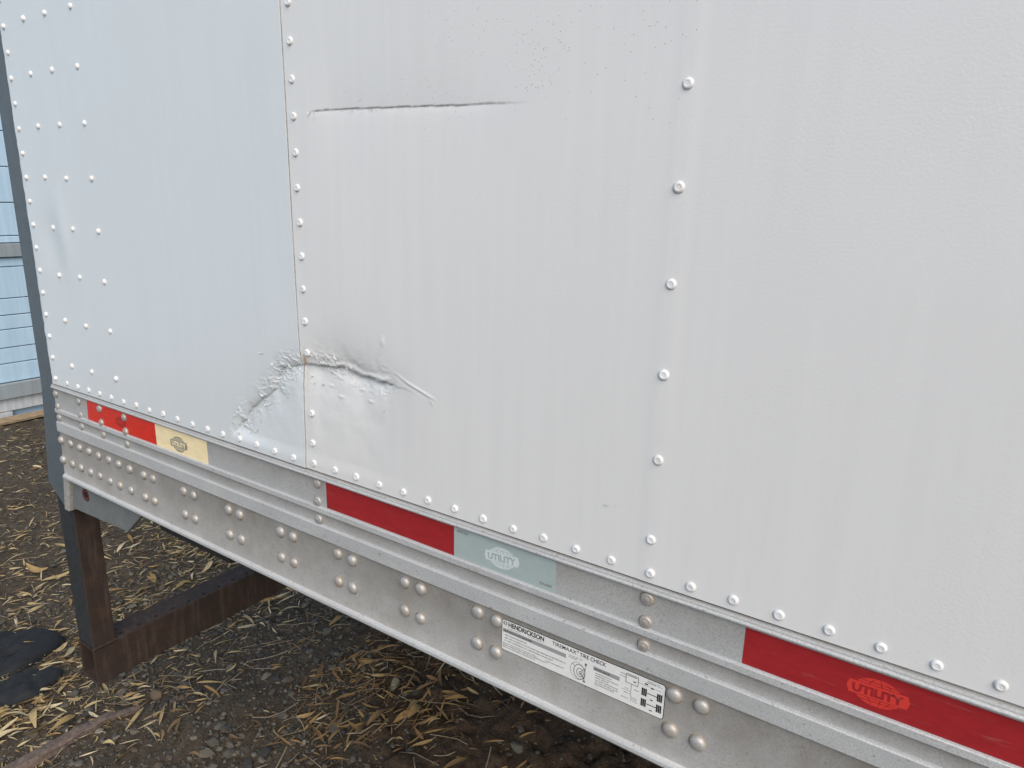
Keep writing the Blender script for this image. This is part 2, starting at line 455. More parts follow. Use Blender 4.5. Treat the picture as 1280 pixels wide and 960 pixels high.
PB = -.0126          # bottom edge of the sheets
def panel(us, vs, y0, edge_jag=0.0, curl_left=0.0):
    U, V = np.meshgrid(us, vs)
    y, dirt, rust_, sp = dent(U, V)
    if not edge_jag:
        dirt = np.maximum(dirt, .6 * (U < -.6326) * (U > -.6388) * (.6 + .4 * sstep(.3, .6, fbm(V * 30, V * 0, 3, 47))))
    if edge_jag:
        col = (fbm(vs * 60, vs * 0 + 3, 3, 44) - .45) * edge_jag
        U[:, 0] -= np.maximum(col, -.001)
        dirt[:, 0] = np.maximum(dirt[:, 0], .5 * sstep(.45, .7, fbm(vs * 40, vs * 0, 2, 45)))
    Y = y + y0
    if curl_left:
        Y = Y - .0009 * np.exp(-(U - us[0]) / .004) * sstep(.2, .7, fbm(U * 0, V * 7, 2, 46))
    nx, ny = len(us), len(vs)
    Vf = np.stack([U, Y, V], -1).reshape(-1, 3)
    i = (np.arange(ny - 1)[:, None] * nx + np.arange(nx - 1)[None, :]).ravel()
    Q = np.stack([i, i + 1, i + nx + 1, i + nx], 1)
    # rim turned inward so that the sheet has an edge
    rim = np.concatenate([np.arange(nx), (np.arange(1, ny) * nx + nx - 1), (ny - 1) * nx + np.arange(nx - 2, -1, -1), np.arange(ny - 2, 0, -1) * nx])
    base = len(Vf)
    back = Vf[rim].copy(); back[:, 1] += .0016
    n = len(rim); k = np.arange(n); k2 = (k + 1) % n
    Q2 = np.stack([rim[k2], rim[k], base + k, base + k2], 1)
    me = np_mesh('side_panel', np.concatenate([Vf, back]), np.concatenate([Q, Q2]), M_COOL_LIGHT if edge_jag else M_WHITE, True)
    me.set_sharp_from_angle(angle=math.radians(50))
    for nm, val in (('dirt', dirt), ('rust', rust_), ('speck', sp)):
        arr = val.ravel(); point_attr(me, nm, np.concatenate([arr, arr[rim] * 0 + ((.65 if edge_jag else .35) if nm == 'dirt' else 0)]))
    return me
VS = lines((PB, .225, .0013), (.225, .543, .005), (.543, .572, .0013), (.572, .95, .006), (.95, 2.6, .08))
LP_Y, RP_Y = -.0022, .0002
left_panel = obj('side_panel', panel(lines((-1.556, -.85, .007), (-.85, -.6340, .0014)), VS, LP_Y, .006), trailer)
left_panel['label'] = 'narrow end sheet beside the grey corner post'
right_panel = obj('side_panel', panel(lines((-.6390, -.6345, .0045), (-.6345, -.6315, .0005), (-.6315, -.41, .0014), (-.41, -.19, .0025), (-.19, .1, .005), (.1, .6, .012), (.6, 8.9, .2)), VS, RP_Y), trailer)
right_panel['label'] = 'wide sheet with a long crease and a torn dent'

def surf_y(u, v):
    return float(dent(np.array([u]), np.array([v]))[0][0]) + (RP_Y if u > -.6335 else LP_Y)

# ------------------------------------------------------------------ rivets
def lathe(name, prof, n, mats, axis_out=True, ring_mat=None):
    """profile (r, h) from the outside in; points out along -Y"""
    V, F = [], []
    for r, h in prof[:-1]:
        for k in range(n):
            a = 2 * math.pi * k / n; V.append((r * math.cos(a), -h, r * math.sin(a)))
    V.append((0, -prof[-1][1], 0)); tip = len(V) - 1
    m = len(prof) - 1; FM = []
    for j in range(m - 1):
        for k in range(n):
            F.append((j * n + k, j * n + (k + 1) % n, (j + 1) * n + (k + 1) % n, (j + 1) * n + k)); FM.append(1 if ring_mat is not None and j < ring_mat else 0)
    for k in range(n):
        F.append(((m - 1) * n + k, (m - 1) * n + (k + 1) % n, tip)); FM.append(0)
    me = make_mesh(name, V, F, None, True)
    for mm in mats: me.materials.append(mm)
    me.polygons.foreach_set('material_index', FM)
    return me
M_RIVRING = plain('rivet_rim_grime', (.60, .595, .575), .5, 0, .2, 300)
ME_RIV = lathe('rivet', [(.0066, -.002), (.0064, .0002), (.0060, .0005), (.0056, .0018), (.0044, .0027), (.0030, .0029), (.0024, .0024), (.0012, .0026), (0, .0027)], 16, [M_RIVET, M_RIVRING], ring_mat=2)
ME_RIV_SMALL = lathe('rivet', [(.0060, -.002), (.0060, .0006), (.0052, .0024), (.0036, .0036), (.0016, .0042), (0, .0043)], 12, [M_RIVET])

bottom_px = [-1.545, -1.519, -1.492, -1.462, -1.431, -1.397, -1.352, -1.300]
RIV = []          # (u, v, mesh)
s_b = .05106
for i in range(-29, 12):                                   # bottom row: 51 mm pitch
    u = .0006 + i * s_b
    if u < -1.545: continue
    RIV.append((u + random.uniform(-.0015, .0015), .0005 + random.uniform(-.0012, .0012), ME_RIV))
for j in range(0, 11):                                     # wide-pitch column on the hidden post
    if j: RIV.append((.0 + random.uniform(-.001, .001), -.0058 + .048 * 0 + .1028 * j - .052 + .0, ME_RIV))
for j in range(1, 19):                                     # seam column
    if j == 3: continue
    RIV.append((-.6162 + random.uniform(-.0012, .0012), -.0058 + .0520 * j + .0 - .0108, ME_RIV))
for j in range(0, 19):                                     # column along the corner post
    RIV.append((-1.5357 + random.uniform(-.002, .002), .0034 + .0516 * j, ME_RIV_SMALL))
for j in range(0, 10):                                     # three inner columns
    for u in (-1.4429, -1.3495, -1.2442):
        RIV.append((u + random.uniform(-.0015, .0015), .0485 + .1046 * j + random.uniform(-.0015, .0015), ME_RIV_SMALL))
RIVETS_DONE = False
def add_rivets():
    for u, v, me in RIV:
        par = right_panel if u > -.6335 else left_panel
        o = obj('rivet', me, par)
        o.location = (u, surf_y(u, v) - .0002, v)
        o.rotation_euler = (random.uniform(-.06, .06), random.uniform(0, 6.28), random.uniform(-.06, .06))
        s = random.uniform(.94, 1.06); o.scale = (s, random.uniform(.85, 1.15), s)

# ------------------------------------------------------------------ bottom rail
WEB = .0012
PROF = [(-.004, .006), (-.0150, .0035), (-.0158, -.0005), (-.0168, -.0026), (-.0186, -.0032), (-.0192, -.0024), (-.0200, -.0034), (-.0222, -.0048), (-.0240, -.0046), (-.0254, -.0030), (-.0262, .0006), (-.0270, WEB),
        (-.0745, WEB), (-.0765, .0010), (-.0772, -.0012), (-.0785, -.0026), (-.0866, -.0030), (-.0880, -.0018), (-.0884, .0008), (-.0900, WEB),
        (-.1085, WEB), (-.1098, .0008), (-.1106, -.0022), (-.1120, -.0036), (-.1352, -.0040), (-.1370, -.0026), (-.1374, .0006), (-.1392, WEB),
        (-.2490, WEB - .003), (-.2502, -.0032), (-.2515, -.0052), (-.2540, -.0072), (-.2585, -.0076), (-.2612, -.0060), (-.2624, -.0030), (-.2618, .0450), (-.2560, .0450), (-.2550, .0100), (-.010, .0100)]
DIRTP = [.6, .7, .5, .1, .05, .35, .1, 0, 0, .1, .55, .5, .10, .0, .0, 0, 0, .15, .75, .6, .30, .0, 0, 0, 0, .2, .85, .75, .40, .25, .05, 0, 0, .5, .5, .5, .5, .5, .5]
def build_rail():
    us = lines((-1.566, .6, .02), (.6, 8.9, .3))
    n = len(PROF); P = np.array(PROF)
    V = []; D = []
    for u in us:
        w = .0012 * (fbm(np.array([u * 2.2]), np.array([.5]), 2, 51)[0] - .5)
        jig = (fbm(np.full(n, u * 6), P[:, 0] * 40, 2, 52) - .5) * .00025
        for k in range(n): V.append((u, P[k, 1] + w + jig[k] * .6, P[k, 0] + jig[k]))
        D += DIRTP
    D = np.array(D) * .95
    Vn = np.array(V)
    D = np.clip(D * (.5 + fbm(Vn[:, 0] * 7, Vn[:, 2] * 30, 3, 53)), 0, .85)
    Q = []
    for a in range(len(us) - 1):
        for k in range(n):
            k2 = (k + 1) % n
            Q.append((a * n + k, a * n + k2, (a + 1) * n + k2, (a + 1) * n + k))
    me = np_mesh('bottom_rail', Vn, np.array(Q), M_ALU, True)
    me.set_sharp_from_angle(angle=math.radians(24))
    point_attr(me, 'dirt', D)
    point_attr(me, 'paleness', np.clip(sstep(-.1395, -.1398, Vn[:, 2]) * (1 - .85 * sstep(-.2498, -.2520, Vn[:, 2])) + .22 * ((Vn[:, 2] > -.138) & (Vn[:, 1] < -.001)), 0, 1))  # paler on the lower web, slightly paler on the ridge fronts
    return obj('bottom_rail', me, trailer)
rail = build_rail()

ME_BOLT = lathe('bolt', [(.0120, -.0006), (.0117, .0003), (.0101, .0004), (.0101, .0010), (.0096, .0027), (.0080, .0046), (.0055, .0059), (.0028, .0065), (0, .0066)], 18, [M_BOLT, M_BOLT_DIRT], ring_mat=2)
ME_BOLTF = lathe('bolt', [(.0100, -.0006), (.0098, .0003), (.0086, .0004), (.0086, .0012), (.0078, .0032), (.0062, .0040), (.0054, .0036), (.0042, .0044), (0, .0050)], 18, [M_BOLT, M_BOLT_DIRT], ring_mat=2)
def bolt(u, v, me, y=WEB, s=1.0):
    o = obj('bolt', me, rail)
    if v < -.1392: y = y - .003 * (-.1392 - v) / .1098
    o.location = (u + random.uniform(-.0008, .0008), y, v + random.uniform(-.0008, .0008))
    o.rotation_euler = (random.uniform(-.07, .07), random.uniform(0, 6.28), random.uniform(-.07, .07))
    k = s * random.uniform(.95, 1.05); o.scale = (k, k * random.uniform(.85, 1.1), k)
def add_bolts():
    lo, hi = -.2060, -.1545
    for a, b in ((-1.1815, -1.1440), (-1.0283, -.9918), (-.8744, -.8380), (-.7162, -.6812), (-.5632, -.5284), (-.4088, -.3740), (-.2625, -.2278), (.0449, .0801)):
        for u in (a, b):
            k = .5 * (1 - min(1, (u + .2) / -1.0)) if u < -.2 else .5
            bolt(u, hi - .006 * (1 - 2 * k) * .9 if u < -.6 else hi, ME_BOLT); bolt(u, lo - .006 * (1 - 2 * k) if u < -.6 else lo, ME_BOLT)
    for u in (-1.559, -1.5115, -1.4667, -1.4212, -1.3772, -1.3303, -1.2859, -1.2392):
        bolt(u, -.1595, ME_BOLT); bolt(u - .0035, -.2120, ME_BOLT)
    for u in (0.0, -.6085):
        for v in (-.0355, -.0688, -.1015): bolt(u, v, ME_BOLTF)
    for u, vs_ in ((-1.555, (-.040, -.071, -.1)), (-1.4425, (-.039, -.072, -.1005)), (-1.343, (-.038, -.072, -.1005)), (-1.2375, (-.038, -.0715, -.1005))):
        for v in vs_: bolt(u, v, ME_BOLTF, WEB - (.0006 if v > -.08 and -1.4 < u < -1.2 else 0))
add_rivets(); add_bolts()

# ------------------------------------------------------------------ flat print: text and shapes laid on the rail web
def text_mesh(body, size, bold=0.0, align='LEFT', width=None):
    cu = bpy.data.curves.new('text', 'FONT'); cu.body = body; cu.size = size; cu.offset = bold
    cu.align_x = align; cu.extrude = .00005; cu.resolution_u = 3
    tmp = bpy.data.objects.new('tmp', cu); COL.objects.link(tmp)
    dg = bpy.context.evaluated_depsgraph_get(); dg.update()
    me = bpy.data.meshes.new_from_object(tmp.evaluated_get(dg))
    bpy.data.objects.remove(tmp); bpy.data.curves.remove(cu)
    vs_ = np.array([v.co[:] for v in me.vertices]); fs = [tuple(p.vertices) for p in me.polygons]
    bpy.data.meshes.remove(me)
    if width:
        w = vs_[:, 0].max() - vs_[:, 0].min(); c0 = vs_[:, 0].min()
        vs_[:, 0] = (vs_[:, 0] - c0) * width / w
        if align == 'CENTER': vs_[:, 0] -= width / 2
    return vs_, fs

def on_wall(v2, u0, v0, y, rot=0.0):
    """flat (x, y, z) drawing -> wall; z of the drawing points out of the wall"""
    c, s = math.cos(rot), math.sin(rot); v2 = np.asarray(v2, float)
    x = v2[:, 0] * c - v2[:, 1] * s; yy = v2[:, 0] * s + v2[:, 1] * c
    z = v2[:, 2] if v2.shape[1] > 2 else np.zeros(len(v2))
    lean = np.maximum(0, -.1392 - (v0 + yy)) / .1098 * .003        # the lower web leans outward
    return np.stack([u0 + x, y - z - lean, v0 + yy], 1)

def poly_prism(pts, h):
    """flat polygon of thickness h (local z 0..h)"""
    n = len(pts)
    V = [(x, y, 0) for x, y in pts] + [(x, y, h) for x, y in pts]
    F = [tuple(range(n, 2 * n)), tuple(range(n - 1, -1, -1))] + [(i, (i + 1) % n, n + (i + 1) % n, n + i) for i in range(n)]
    return V, F

def decal(name, pieces, mat, parent, u0, v0, y, rot=0.0):
    V, F = merge([(list(map(tuple, v)), f) for v, f in pieces])
    V3 = np.array([(p[0], p[1], p[2] if len(p) > 2 else 0) for p in V])
    return obj(name, make_mesh(name, on_wall(V3, u0, v0, y, rot), F, mat), parent)

def rect(x0, y0, x1, y1, h=.0001): return poly_prism([(x0, y0), (x1, y0), (x1, y1), (x0, y1)], h)

def strip(name, u0, u1, v0, v1, mat, label, tl=0.0, bl=0.0):
    V, F = poly_prism([(u0 + bl, v0), (u1, v0), (u1, v1), (u0 + tl, v1)], .0005)
    o = obj(name, make_mesh(name, on_wall(np.array(V), 0, 0, WEB + .0002), F, mat), trailer)
    o['label'] = label
    return o
TY = WEB + .0002 - .0005

def emblem(parent, u, v, w, rot, mat_globe, mat_letter, outline=False):
    a, b = w * .40, w * .27
    bw, bh = w * .5, w * .125
    pieces = []
    def globe_piece(lat0, lat1, x0, x1, sgn):
        pts = []
        for k in range(7):
            yv = lat0 + (lat1 - lat0) * k / 6
            half = a * math.sqrt(max(0, 1 - (yv / b) ** 2)); pts.append((x1 * half, sgn * yv))
        for k in range(6, -1, -1):
            yv = lat0 + (lat1 - lat0) * k / 6
            half = a * math.sqrt(max(0, 1 - (yv / b) ** 2)); pts.append((x0 * half, sgn * yv))
        if sgn < 0: pts = pts[::-1]
        return poly_prism(pts, .0002)
    for sgn in (1, -1):
        for lat0, lat1 in ((bh * 1.12, b * .66), (b * .72, b * .985)):
            for x0, x1 in ((-.98, -.44), (-.38, .12), (.18, .52), (.58, .98)):
                pieces.append(globe_piece(lat0, lat1, x0, x1, sgn))
    def hexa(k): return [(-bw * k, 0), (-bw * k * .92, -bh * k), (bw * k * .92, -bh * k), (bw * k, 0), (bw * k * .92, bh * k), (-bw * k * .92, bh * k)]
    if outline:
        o_, i_ = hexa(1.0), hexa(.84)
        for q in range(6):
            q2 = (q + 1) % 6
            pieces.append(poly_prism([o_[q], o_[q2], i_[q2], i_[q]], .0002))
    else:
        pieces.append(poly_prism(hexa(1.0), .0002))
    e = decal('emblem', pieces, mat_globe, parent, u, v, TY, rot)
    tv, tf = text_mesh('UTILITY', bh * 1.75, bh * .09, 'CENTER', bw * 1.62)
    tv[:, 1] -= bh * .62
    decal('emblem_lettering', [(tv, tf)], mat_letter, parent, u, v, TY - .00032, rot)
    return e

t1r = strip('red_tape', -1.405, -1.1145, -.0772, -.0285, M_TRED_GLOW, 'red tape with its reflected glow painted in, bolts through it near the corner post', .003, -.001)
t1w = strip('white_tape', -1.1138, -.9295, -.0772, -.0285, M_TSILVER_GLOW, 'white tape with a warm reflected glow painted in and a grey globe emblem')
t2r = strip('red_tape', -.5862, -.3082, -.0765, -.0285, M_TRED, 'plain dark red tape in the middle of the rail')
t2w = strip('white_tape', -.3078, -.1325, -.0765, -.0285, M_TSILVER, 'silver tape with a pale globe emblem')
t3r = strip('red_tape', .1205, .4005, -.0760, -.0290, M_TRED, 'dark red tape with a lighter red globe emblem')
t3w = strip('white_tape', .4010, .5790, -.0760, -.0290, M_TSILVER, 'silver tape following the last red strip')
emblem(t1w, -1.029, -.0565, .062, .03, M_EMB_GREY, M_TSILVER_GLOW, False)
emblem(t1r, -1.256, -.0535, .046, .03, M_EMB_DARKRED, M_TRED_GLOW, False)
emblem(t2w, -.2215, -.0525, .060, .075, M_EMB_SILVER, M_TSILVER)
emblem(t3r, .2600, -.0530, .060, .03, M_EMB_RED, M_TRED)
for (u, v, r) in ((-.3015, -.0345, 0), (-.1385, -.0665, math.pi)):
    tv, tf = text_mesh('DOT-C2', .0048, .0001, 'LEFT', .019)
    decal('dot_mark', [(tv, tf)], M_DOT, t2w, u, v, TY - .0001, r)

# instruction sticker
def rrect(x0, y0, x1, y1, r, h=.0001, n=4):
    pts = []
    for cx, cy, a0 in ((x1 - r, y1 - r, 0), (x0 + r, y1 - r, 90), (x0 + r, y0 + r, 180), (x1 - r, y0 + r, 270)):
        for k in range(n + 1):
            a = math.radians(a0 + 90 * k / n); pts.append((cx + r * math.cos(a), cy + r * math.sin(a)))
    return poly_prism(pts, h)
def ring(cx, cy, rx, ry, t, n=22, h=.0001):
    V, F = [], []
    for k in range(n):
        a = 2 * math.pi * k / n; c, s = math.cos(a), math.sin(a)
        V += [(cx + rx * c, cy + ry * s, h), (cx + (rx - t) * c, cy + (ry - t) * s, h)]
    for k in range(n):
        i, j = 2 * k, 2 * ((k + 1) % n); F.append((i, j, j + 1, i + 1))
    return V, F
def stroke(x0, y0, x1, y1, t, h=.0001):
    dx, dy = x1 - x0, y1 - y0; L = math.hypot(dx, dy); nx, ny = -dy / L * t / 2, dx / L * t / 2
    return poly_prism([(x0 - nx, y0 - ny), (x1 - nx, y1 - ny), (x1 + nx, y1 + ny), (x0 + nx, y0 + ny)], h)
LU, LV = -.2185, -.1967
mm = .001
Y1 = WEB - .0002
stick = obj('sticker', None or make_mesh('sticker', on_wall(np.array(rrect(0, 0, 252 * mm, 50 * mm, 4 * mm, .0004)[0]), LU, LV, WEB + .0001), rrect(0, 0, 252 * mm, 50 * mm, 4 * mm, .0004)[1], M_INK), trailer)
stick['label'] = 'white tyre pressure instruction sticker with a black border'
def sd_(name, pieces, mat, lift): return decal(name, pieces, mat, stick, LU, LV, WEB + .0001 - .0004 - lift)
sd_('sticker_face', [rrect(.9 * mm, .9 * mm, 251.1 * mm, 49.1 * mm, 3.4 * mm)], M_STICK, .0001)
tv, tf = text_mesh('HENDRICKSON', 9.8 * mm, .00034, 'LEFT', 60.5 * mm); tv[:, 0] += 11.5 * mm; tv[:, 1] += 40.6 * mm
sd_('lettering', [(tv, tf)], M_INK, .0003)
bits = []
for body, size, x, y, w, bo in (('TIREMAAX', 8.0, 85.2, 41.3, 38.5, .00004), ('\u00ae', 3.4, 124.4, 45.6, 2.9, 0), ('TIRE CHECK', 8.0, 129.0, 41.3, 39.5, .00010)):
    tv, tf = text_mesh(body, size * mm, bo, 'LEFT', w * mm); tv[:, 0] += x * mm; tv[:, 1] += y * mm; bits.append((tv, tf))
sd_('lettering', bits, M_INK, .0003)
logo = [ring(6 * mm, 44.3 * mm, 3.6 * mm, 3.6 * mm, .7 * mm), stroke(4.5 * mm, 42.4 * mm, 4.5 * mm, 46.2 * mm, .7 * mm), stroke(7.5 * mm, 42.4 * mm, 7.5 * mm, 46.2 * mm, .7 * mm), rect(4.5 * mm, 43.9 * mm, 7.5 * mm, 44.6 * mm)]
sd_('sticker_logo', logo, M_INK, .0003)
sd_('sticker_bar', [rect(2.2 * mm, 29.6 * mm, 108 * mm, 35.6 * mm)], M_GREYBAR, .0002)
sd_('sticker_bar', [rect(150.3 * mm, 29.2 * mm, 188.8 * mm, 35.2 * mm)], M_GREYBAR, .0002)
def print_row(x0, x1, y, h, seed, fill=1.0):
    """a row of fine print too small to read: word-long runs of uneven glyph strokes"""
    r = random.Random(seed); out = []; x = x0
    while x < x1:
        wl = r.uniform(2.2, 7.5)
        xe = min(x1, x + wl)
        g = x
        while g < xe:
            gw = r.uniform(.45, .8); hh = h * r.uniform(.72, 1.05)
            k = r.random()
            if k < .45: out.append(rect(g * mm, y * mm, (g + .28) * mm, (y + hh) * mm)); out.append(rect((g + .28) * mm, (y + r.choice((0, hh * .45))) * mm, (g + gw) * mm, (y + r.choice((.3, hh * .75))) * mm)) if False else None
            elif k < .8: out.append(rect(g * mm, y * mm, (g + gw) * mm, (y + hh * .34) * mm)); out.append(rect(g * mm, (y + hh * .62) * mm, (g + gw) * mm, (y + hh * .95) * mm))
            else: out.append(rect(g * mm, (y + hh * .1) * mm, (g + gw * .8) * mm, (y + hh * .8) * mm))
            g += gw + .22
        x = xe + r.uniform(.8, 1.3)
    return out
rows = []
for x0, x1, y, h, sdv in ((4, 52, 31.4, 2.6, 1), (152, 176, 31.0, 2.6, 2)): rows += print_row(x0, x1, y, h, sdv)
sd_('fine_print', rows, M_INK, .0004)
rows = []
for x0, x1, y, h, sdv in ((10, 33, 37.6, 1.2, 3), (46, 73, 38.0, 1.2, 4), (6, 44, 25.0, 2.1, 5), (6, 107, 20.5, 2.1, 6), (6, 88, 16.2, 2.1, 7), (2.6, 62, 11.6, 1.7, 8), (76, 106, 11.6, 1.7, 9), (2.6, 79, 8.6, 1.7, 10), (2.6, 58, 5.4, 1.7, 11),
                        (112, 134, 36.2, 1.4, 12), (112, 126, 33.6, 1.4, 13), (154, 178, 25.4, 1.7, 14), (154, 189, 22.0, 1.7, 15), (154, 174, 18.8, 1.7, 16), (154, 188, 15.2, 1.7, 17), (154, 188, 12.0, 1.7, 18), (154, 182, 9.0, 1.7, 19),
                        (190, 199, 42.5, 1.6, 20), (190, 197, 38.5, 1.6, 21), (226, 247, 43.8, 1.6, 22), (228, 244, 46.2, 1.2, 23), (210, 217, 25.5, 1.5, 24), (197, 203, 23, 1.4, 25), (196, 205, 17, 1.3, 26), (206, 215, 12.5, 1.4, 27), (206, 215, 10, 1.2, 28), (206, 215, 7.5, 1.2, 29), (193, 203, 9, 1.3, 30)):
    rows += print_row(x0, x1, y, h, sdv)
sd_('fine_print', rows, M_INKMID, .0004)
art = [ring(127 * mm, 18 * mm, 11.5 * mm, 13 * mm, .5 * mm), ring(130 * mm, 17.5 * mm, 9.3 * mm, 11.5 * mm, 1.1 * mm), ring(131 * mm, 17 * mm, 5.6 * mm, 6.8 * mm, .9 * mm), ring(131.5 * mm, 16.5 * mm, 2.4 * mm, 2.8 * mm, .9 * mm),
       stroke(139 * mm, 34 * mm, 137.5 * mm, 6 * mm, .7 * mm), stroke(131 * mm, 17 * mm, 138 * mm, 9 * mm, 1.2 * mm), stroke(133 * mm, 20 * mm, 138.6 * mm, 26 * mm, .7 * mm), stroke(118 * mm, 27 * mm, 122 * mm, 24 * mm, .6 * mm), rect(137.4 * mm, 30.5 * mm, 140.6 * mm, 34 * mm), rect(136.0 * mm, 4.6 * mm, 139.4 * mm, 7.4 * mm)]
for x0, y0, x1, y1 in ((198, 32.5, 215, 32.5), (198, 32.5, 198, 45.5), (215, 32.5, 215, 45.5), (198, 45.5, 215, 45.5)):
    art.append(stroke(x0 * mm, y0 * mm, x1 * mm, y1 * mm, .8 * mm))
art += [stroke(206 * mm, 32 * mm, 206 * mm, 14 * mm, .5 * mm), rect(200 * mm, 43 * mm, 213 * mm, 44.2 * mm), rect(208.5 * mm, 36 * mm, 212 * mm, 38 * mm), stroke(215 * mm, 39 * mm, 246 * mm, 39 * mm, .4 * mm), stroke(193 * mm, 21 * mm, 205 * mm, 21 * mm, .3 * mm)]
sd_('sticker_drawing', art, M_INKMID, .0004)
dia = []
for x in (220.5, 241.5):
    for y in (8.0, 23.5):
        for q in range(3):
            dia.append(rrect((x + q * 2.5) * mm, y * mm, (x + q * 2.5 + 2.0) * mm, (y + 11) * mm, .7 * mm))
for y in (13.5, 29.0): dia.append(rect(228 * mm, (y - .5) * mm, 241.5 * mm, (y + .5) * mm))
for x, y in ((234.5, 38.0), (234.5, 21.5), (234.5, 6.2)): dia.append(rect((x - 1.8) * mm, (y - .7) * mm, (x + 1.8) * mm, (y + .7) * mm))
dia.append(rect(224 * mm, 40.5 * mm, 228.5 * mm, 42.2 * mm))
sd_('axle_diagram', dia, M_INK, .0004)

# ------------------------------------------------------------------ corner post, gusset, rear bumper
def prism_y(name, pts, y0, y1, mat, parent, bev=0.0):
    n = len(pts)
    V = [(u, y0, v) for u, v in pts] + [(u, y1, v) for u, v in pts]
    F = [tuple(range(n)), tuple(range(2 * n - 1, n - 1, -1))] + [(i + n, (i + 1) % n + n, (i + 1) % n, i) for i in range(n)]
    # make outward: front polygon faces -Y when listed clockwise seen from -Y is wrong way; fix with recalculation
    me = make_mesh(name, V, F, mat)
    import bmesh
    bm = bmesh.new(); bm.from_mesh(me); bmesh.ops.recalc_face_normals(bm, faces=bm.faces); bm.to_mesh(me); bm.free()
    o = obj(name, me, parent)
    if bev: bevel(o, bev)
    return o
prism_y('corner_post', [(-1.646, 2.60), (-1.646, -.03), (-1.667, -.161), (-1.692, -.305), (-1.612, -.360), (-1.592, -.262), (-1.5665, -.25), (-1.5665, -.02), (-1.553, -.012), (-1.553, 2.60)], .006, .10, M_POST, trailer, .004)
prism_y('weld_strip', [(-1.5905, -.262), (-1.6105, -.362), (-1.586, -.362), (-1.558, -.2655)], .003, .05, M_WELD, trailer, .002)
gus = prism_y('gusset_plate', [(-1.5575, -.2655), (-1.584, -.354), (-1.312, -.341), (-1.222, -.2655)], .012, .022, M_GUSSET, trailer, .002)
# bolt hole in the gusset
me_h = lathe('bolt_hole', [(.0165, -.002), (.0165, .0016), (.0145, .0020), (.0120, .0008), (0, .0006)], 18, [M_REDPAINT, M_HOLE])
hole = obj('bolt_hole', me_h, gus); hole.location = (-1.4985, .0120, -.295)
me_h2 = lathe('bolt_hole', [(.0075, -.002), (.0075, .0006), (.0050, .0012), (0, .0014)], 12, [M_HOLE])
hole2 = obj('bolt_hole', me_h2, gus); hole2.location = (-1.4955, .0105, -.293)
# hinge stubs behind the post
for zz, s in ((-.095, 1.0), (-.305, .8)):
    st = obj('hinge_stub', lathe('hinge_stub', [(.020 * s, -.04), (.020 * s, .012), (.014 * s, .018), (0, .020)], 14, [M_WELD]), trailer)
    st.location = (-1.700 if zz < -.2 else -1.672, .075, zz)

XF, XB = -1.605, -1.690
def tube(name, mat_list, x0, x1, y0, y1, z0, z1, axis, t=.007, parent=None):
    """open square tube along one axis, with wall thickness"""
    if axis == 'z':
        ring_o = [(x0, y0), (x1, y0), (x1, y1), (x0, y1)]; ring_i = [(x0 + t, y0 + t), (x1 - t, y0 + t), (x1 - t, y1 - t), (x0 + t, y1 - t)]; a, b = z0, z1
        P = lambda q, s: (q[0], q[1], s)
    else:
        ring_o = [(x0, z0), (x1, z0), (x1, z1), (x0, z1)]; ring_i = [(x0 + t, z0 + t), (x1 - t, z0 + t), (x1 - t, z1 - t), (x0 + t, z1 - t)]; a, b = y0, y1
        P = lambda q, s: (q[0], s, q[1])
    V = [P(q, a) for q in ring_o] + [P(q, b) for q in ring_o] + [P(q, a) for q in ring_i] + [P(q, b) for q in ring_i]
    F = []
    for i in range(4):
        j = (i + 1) % 4
        F += [(i, j, 4 + j, 4 + i), (8 + j, 8 + i, 12 + i, 12 + j), (j, i, 8 + i, 8 + j), (4 + i, 4 + j, 12 + j, 12 + i)]
    me = make_mesh(name, V, F, mat_list[0])
    import bmesh
    bm = bmesh.new(); bm.from_mesh(me); bmesh.ops.recalc_face_normals(bm, faces=bm.faces); bm.to_mesh(me); bm.free()
    for mt in mat_list[1:]: me.materials.append(mt)
    o = obj(name, me, parent); bevel(o, .003)
    return o
for yy, lab in ((.020, 'rusty upright of the rear bumper under the corner'), (2.45, None)):
    bp = tube('bumper_post', [M_RUST, M_BLACK], XB + .002, XF - .001, yy, yy + .062, -.791, -.20, 'z', .006, trailer)
    for p in bp.data.polygons:
        if p.normal.y < -.9 and p.center.y < yy + .003: p.material_index = 1
    if lab: bp['label'] = lab
beam = tube('bumper_beam', [M_RUST], XB, XF, .018, 2.53, -.905, -.790, 'y', .006, trailer)
beam['label'] = 'rusty square bumper beam with an open end and a row of small holes'
me_bh = lathe('beam_hole', [(.006, -.001), (.006, .0003), (0, .0004)], 10, [M_HOLE])
for k in range(46):
    h = obj('beam_hole', me_bh, beam); h.rotation_euler = (-math.pi / 2, 0, 0)
    h.location = (XF - .020, .105 + .0522 * k, -.790)

# weld bead round the joint of upright and beam
def bead():
    V, F = [], []; n = 6; pts = [(XB + .002, .0185), (XF - .0005, .0185), (XF - .0005, .083)]; P = []
    for a, b in zip(pts[:-1], pts[1:]):
        k = 16
        P += [(a[0] + (b[0] - a[0]) * i / k, a[1] + (b[1] - a[1]) * i / k) for i in range(k)]
    P.append(pts[-1])
    for i, (x, y) in enumerate(P):
        r = .0042 * random.uniform(.75, 1.2)
        for q in range(n):
            a = 2 * math.pi * q / n; V.append((x + r * math.cos(a), y + r * .7 * math.cos(a + 1), -.790 + r * math.sin(a)))
    for i in range(len(P) - 1):
        for q in range(n): F.append((i * n + q, i * n + (q + 1) % n, (i + 1) * n + (q + 1) % n, (i + 1) * n + q))
    obj('weld_bead', make_mesh('weld_bead', V, F, M_RUST, True), trailer)
bead()

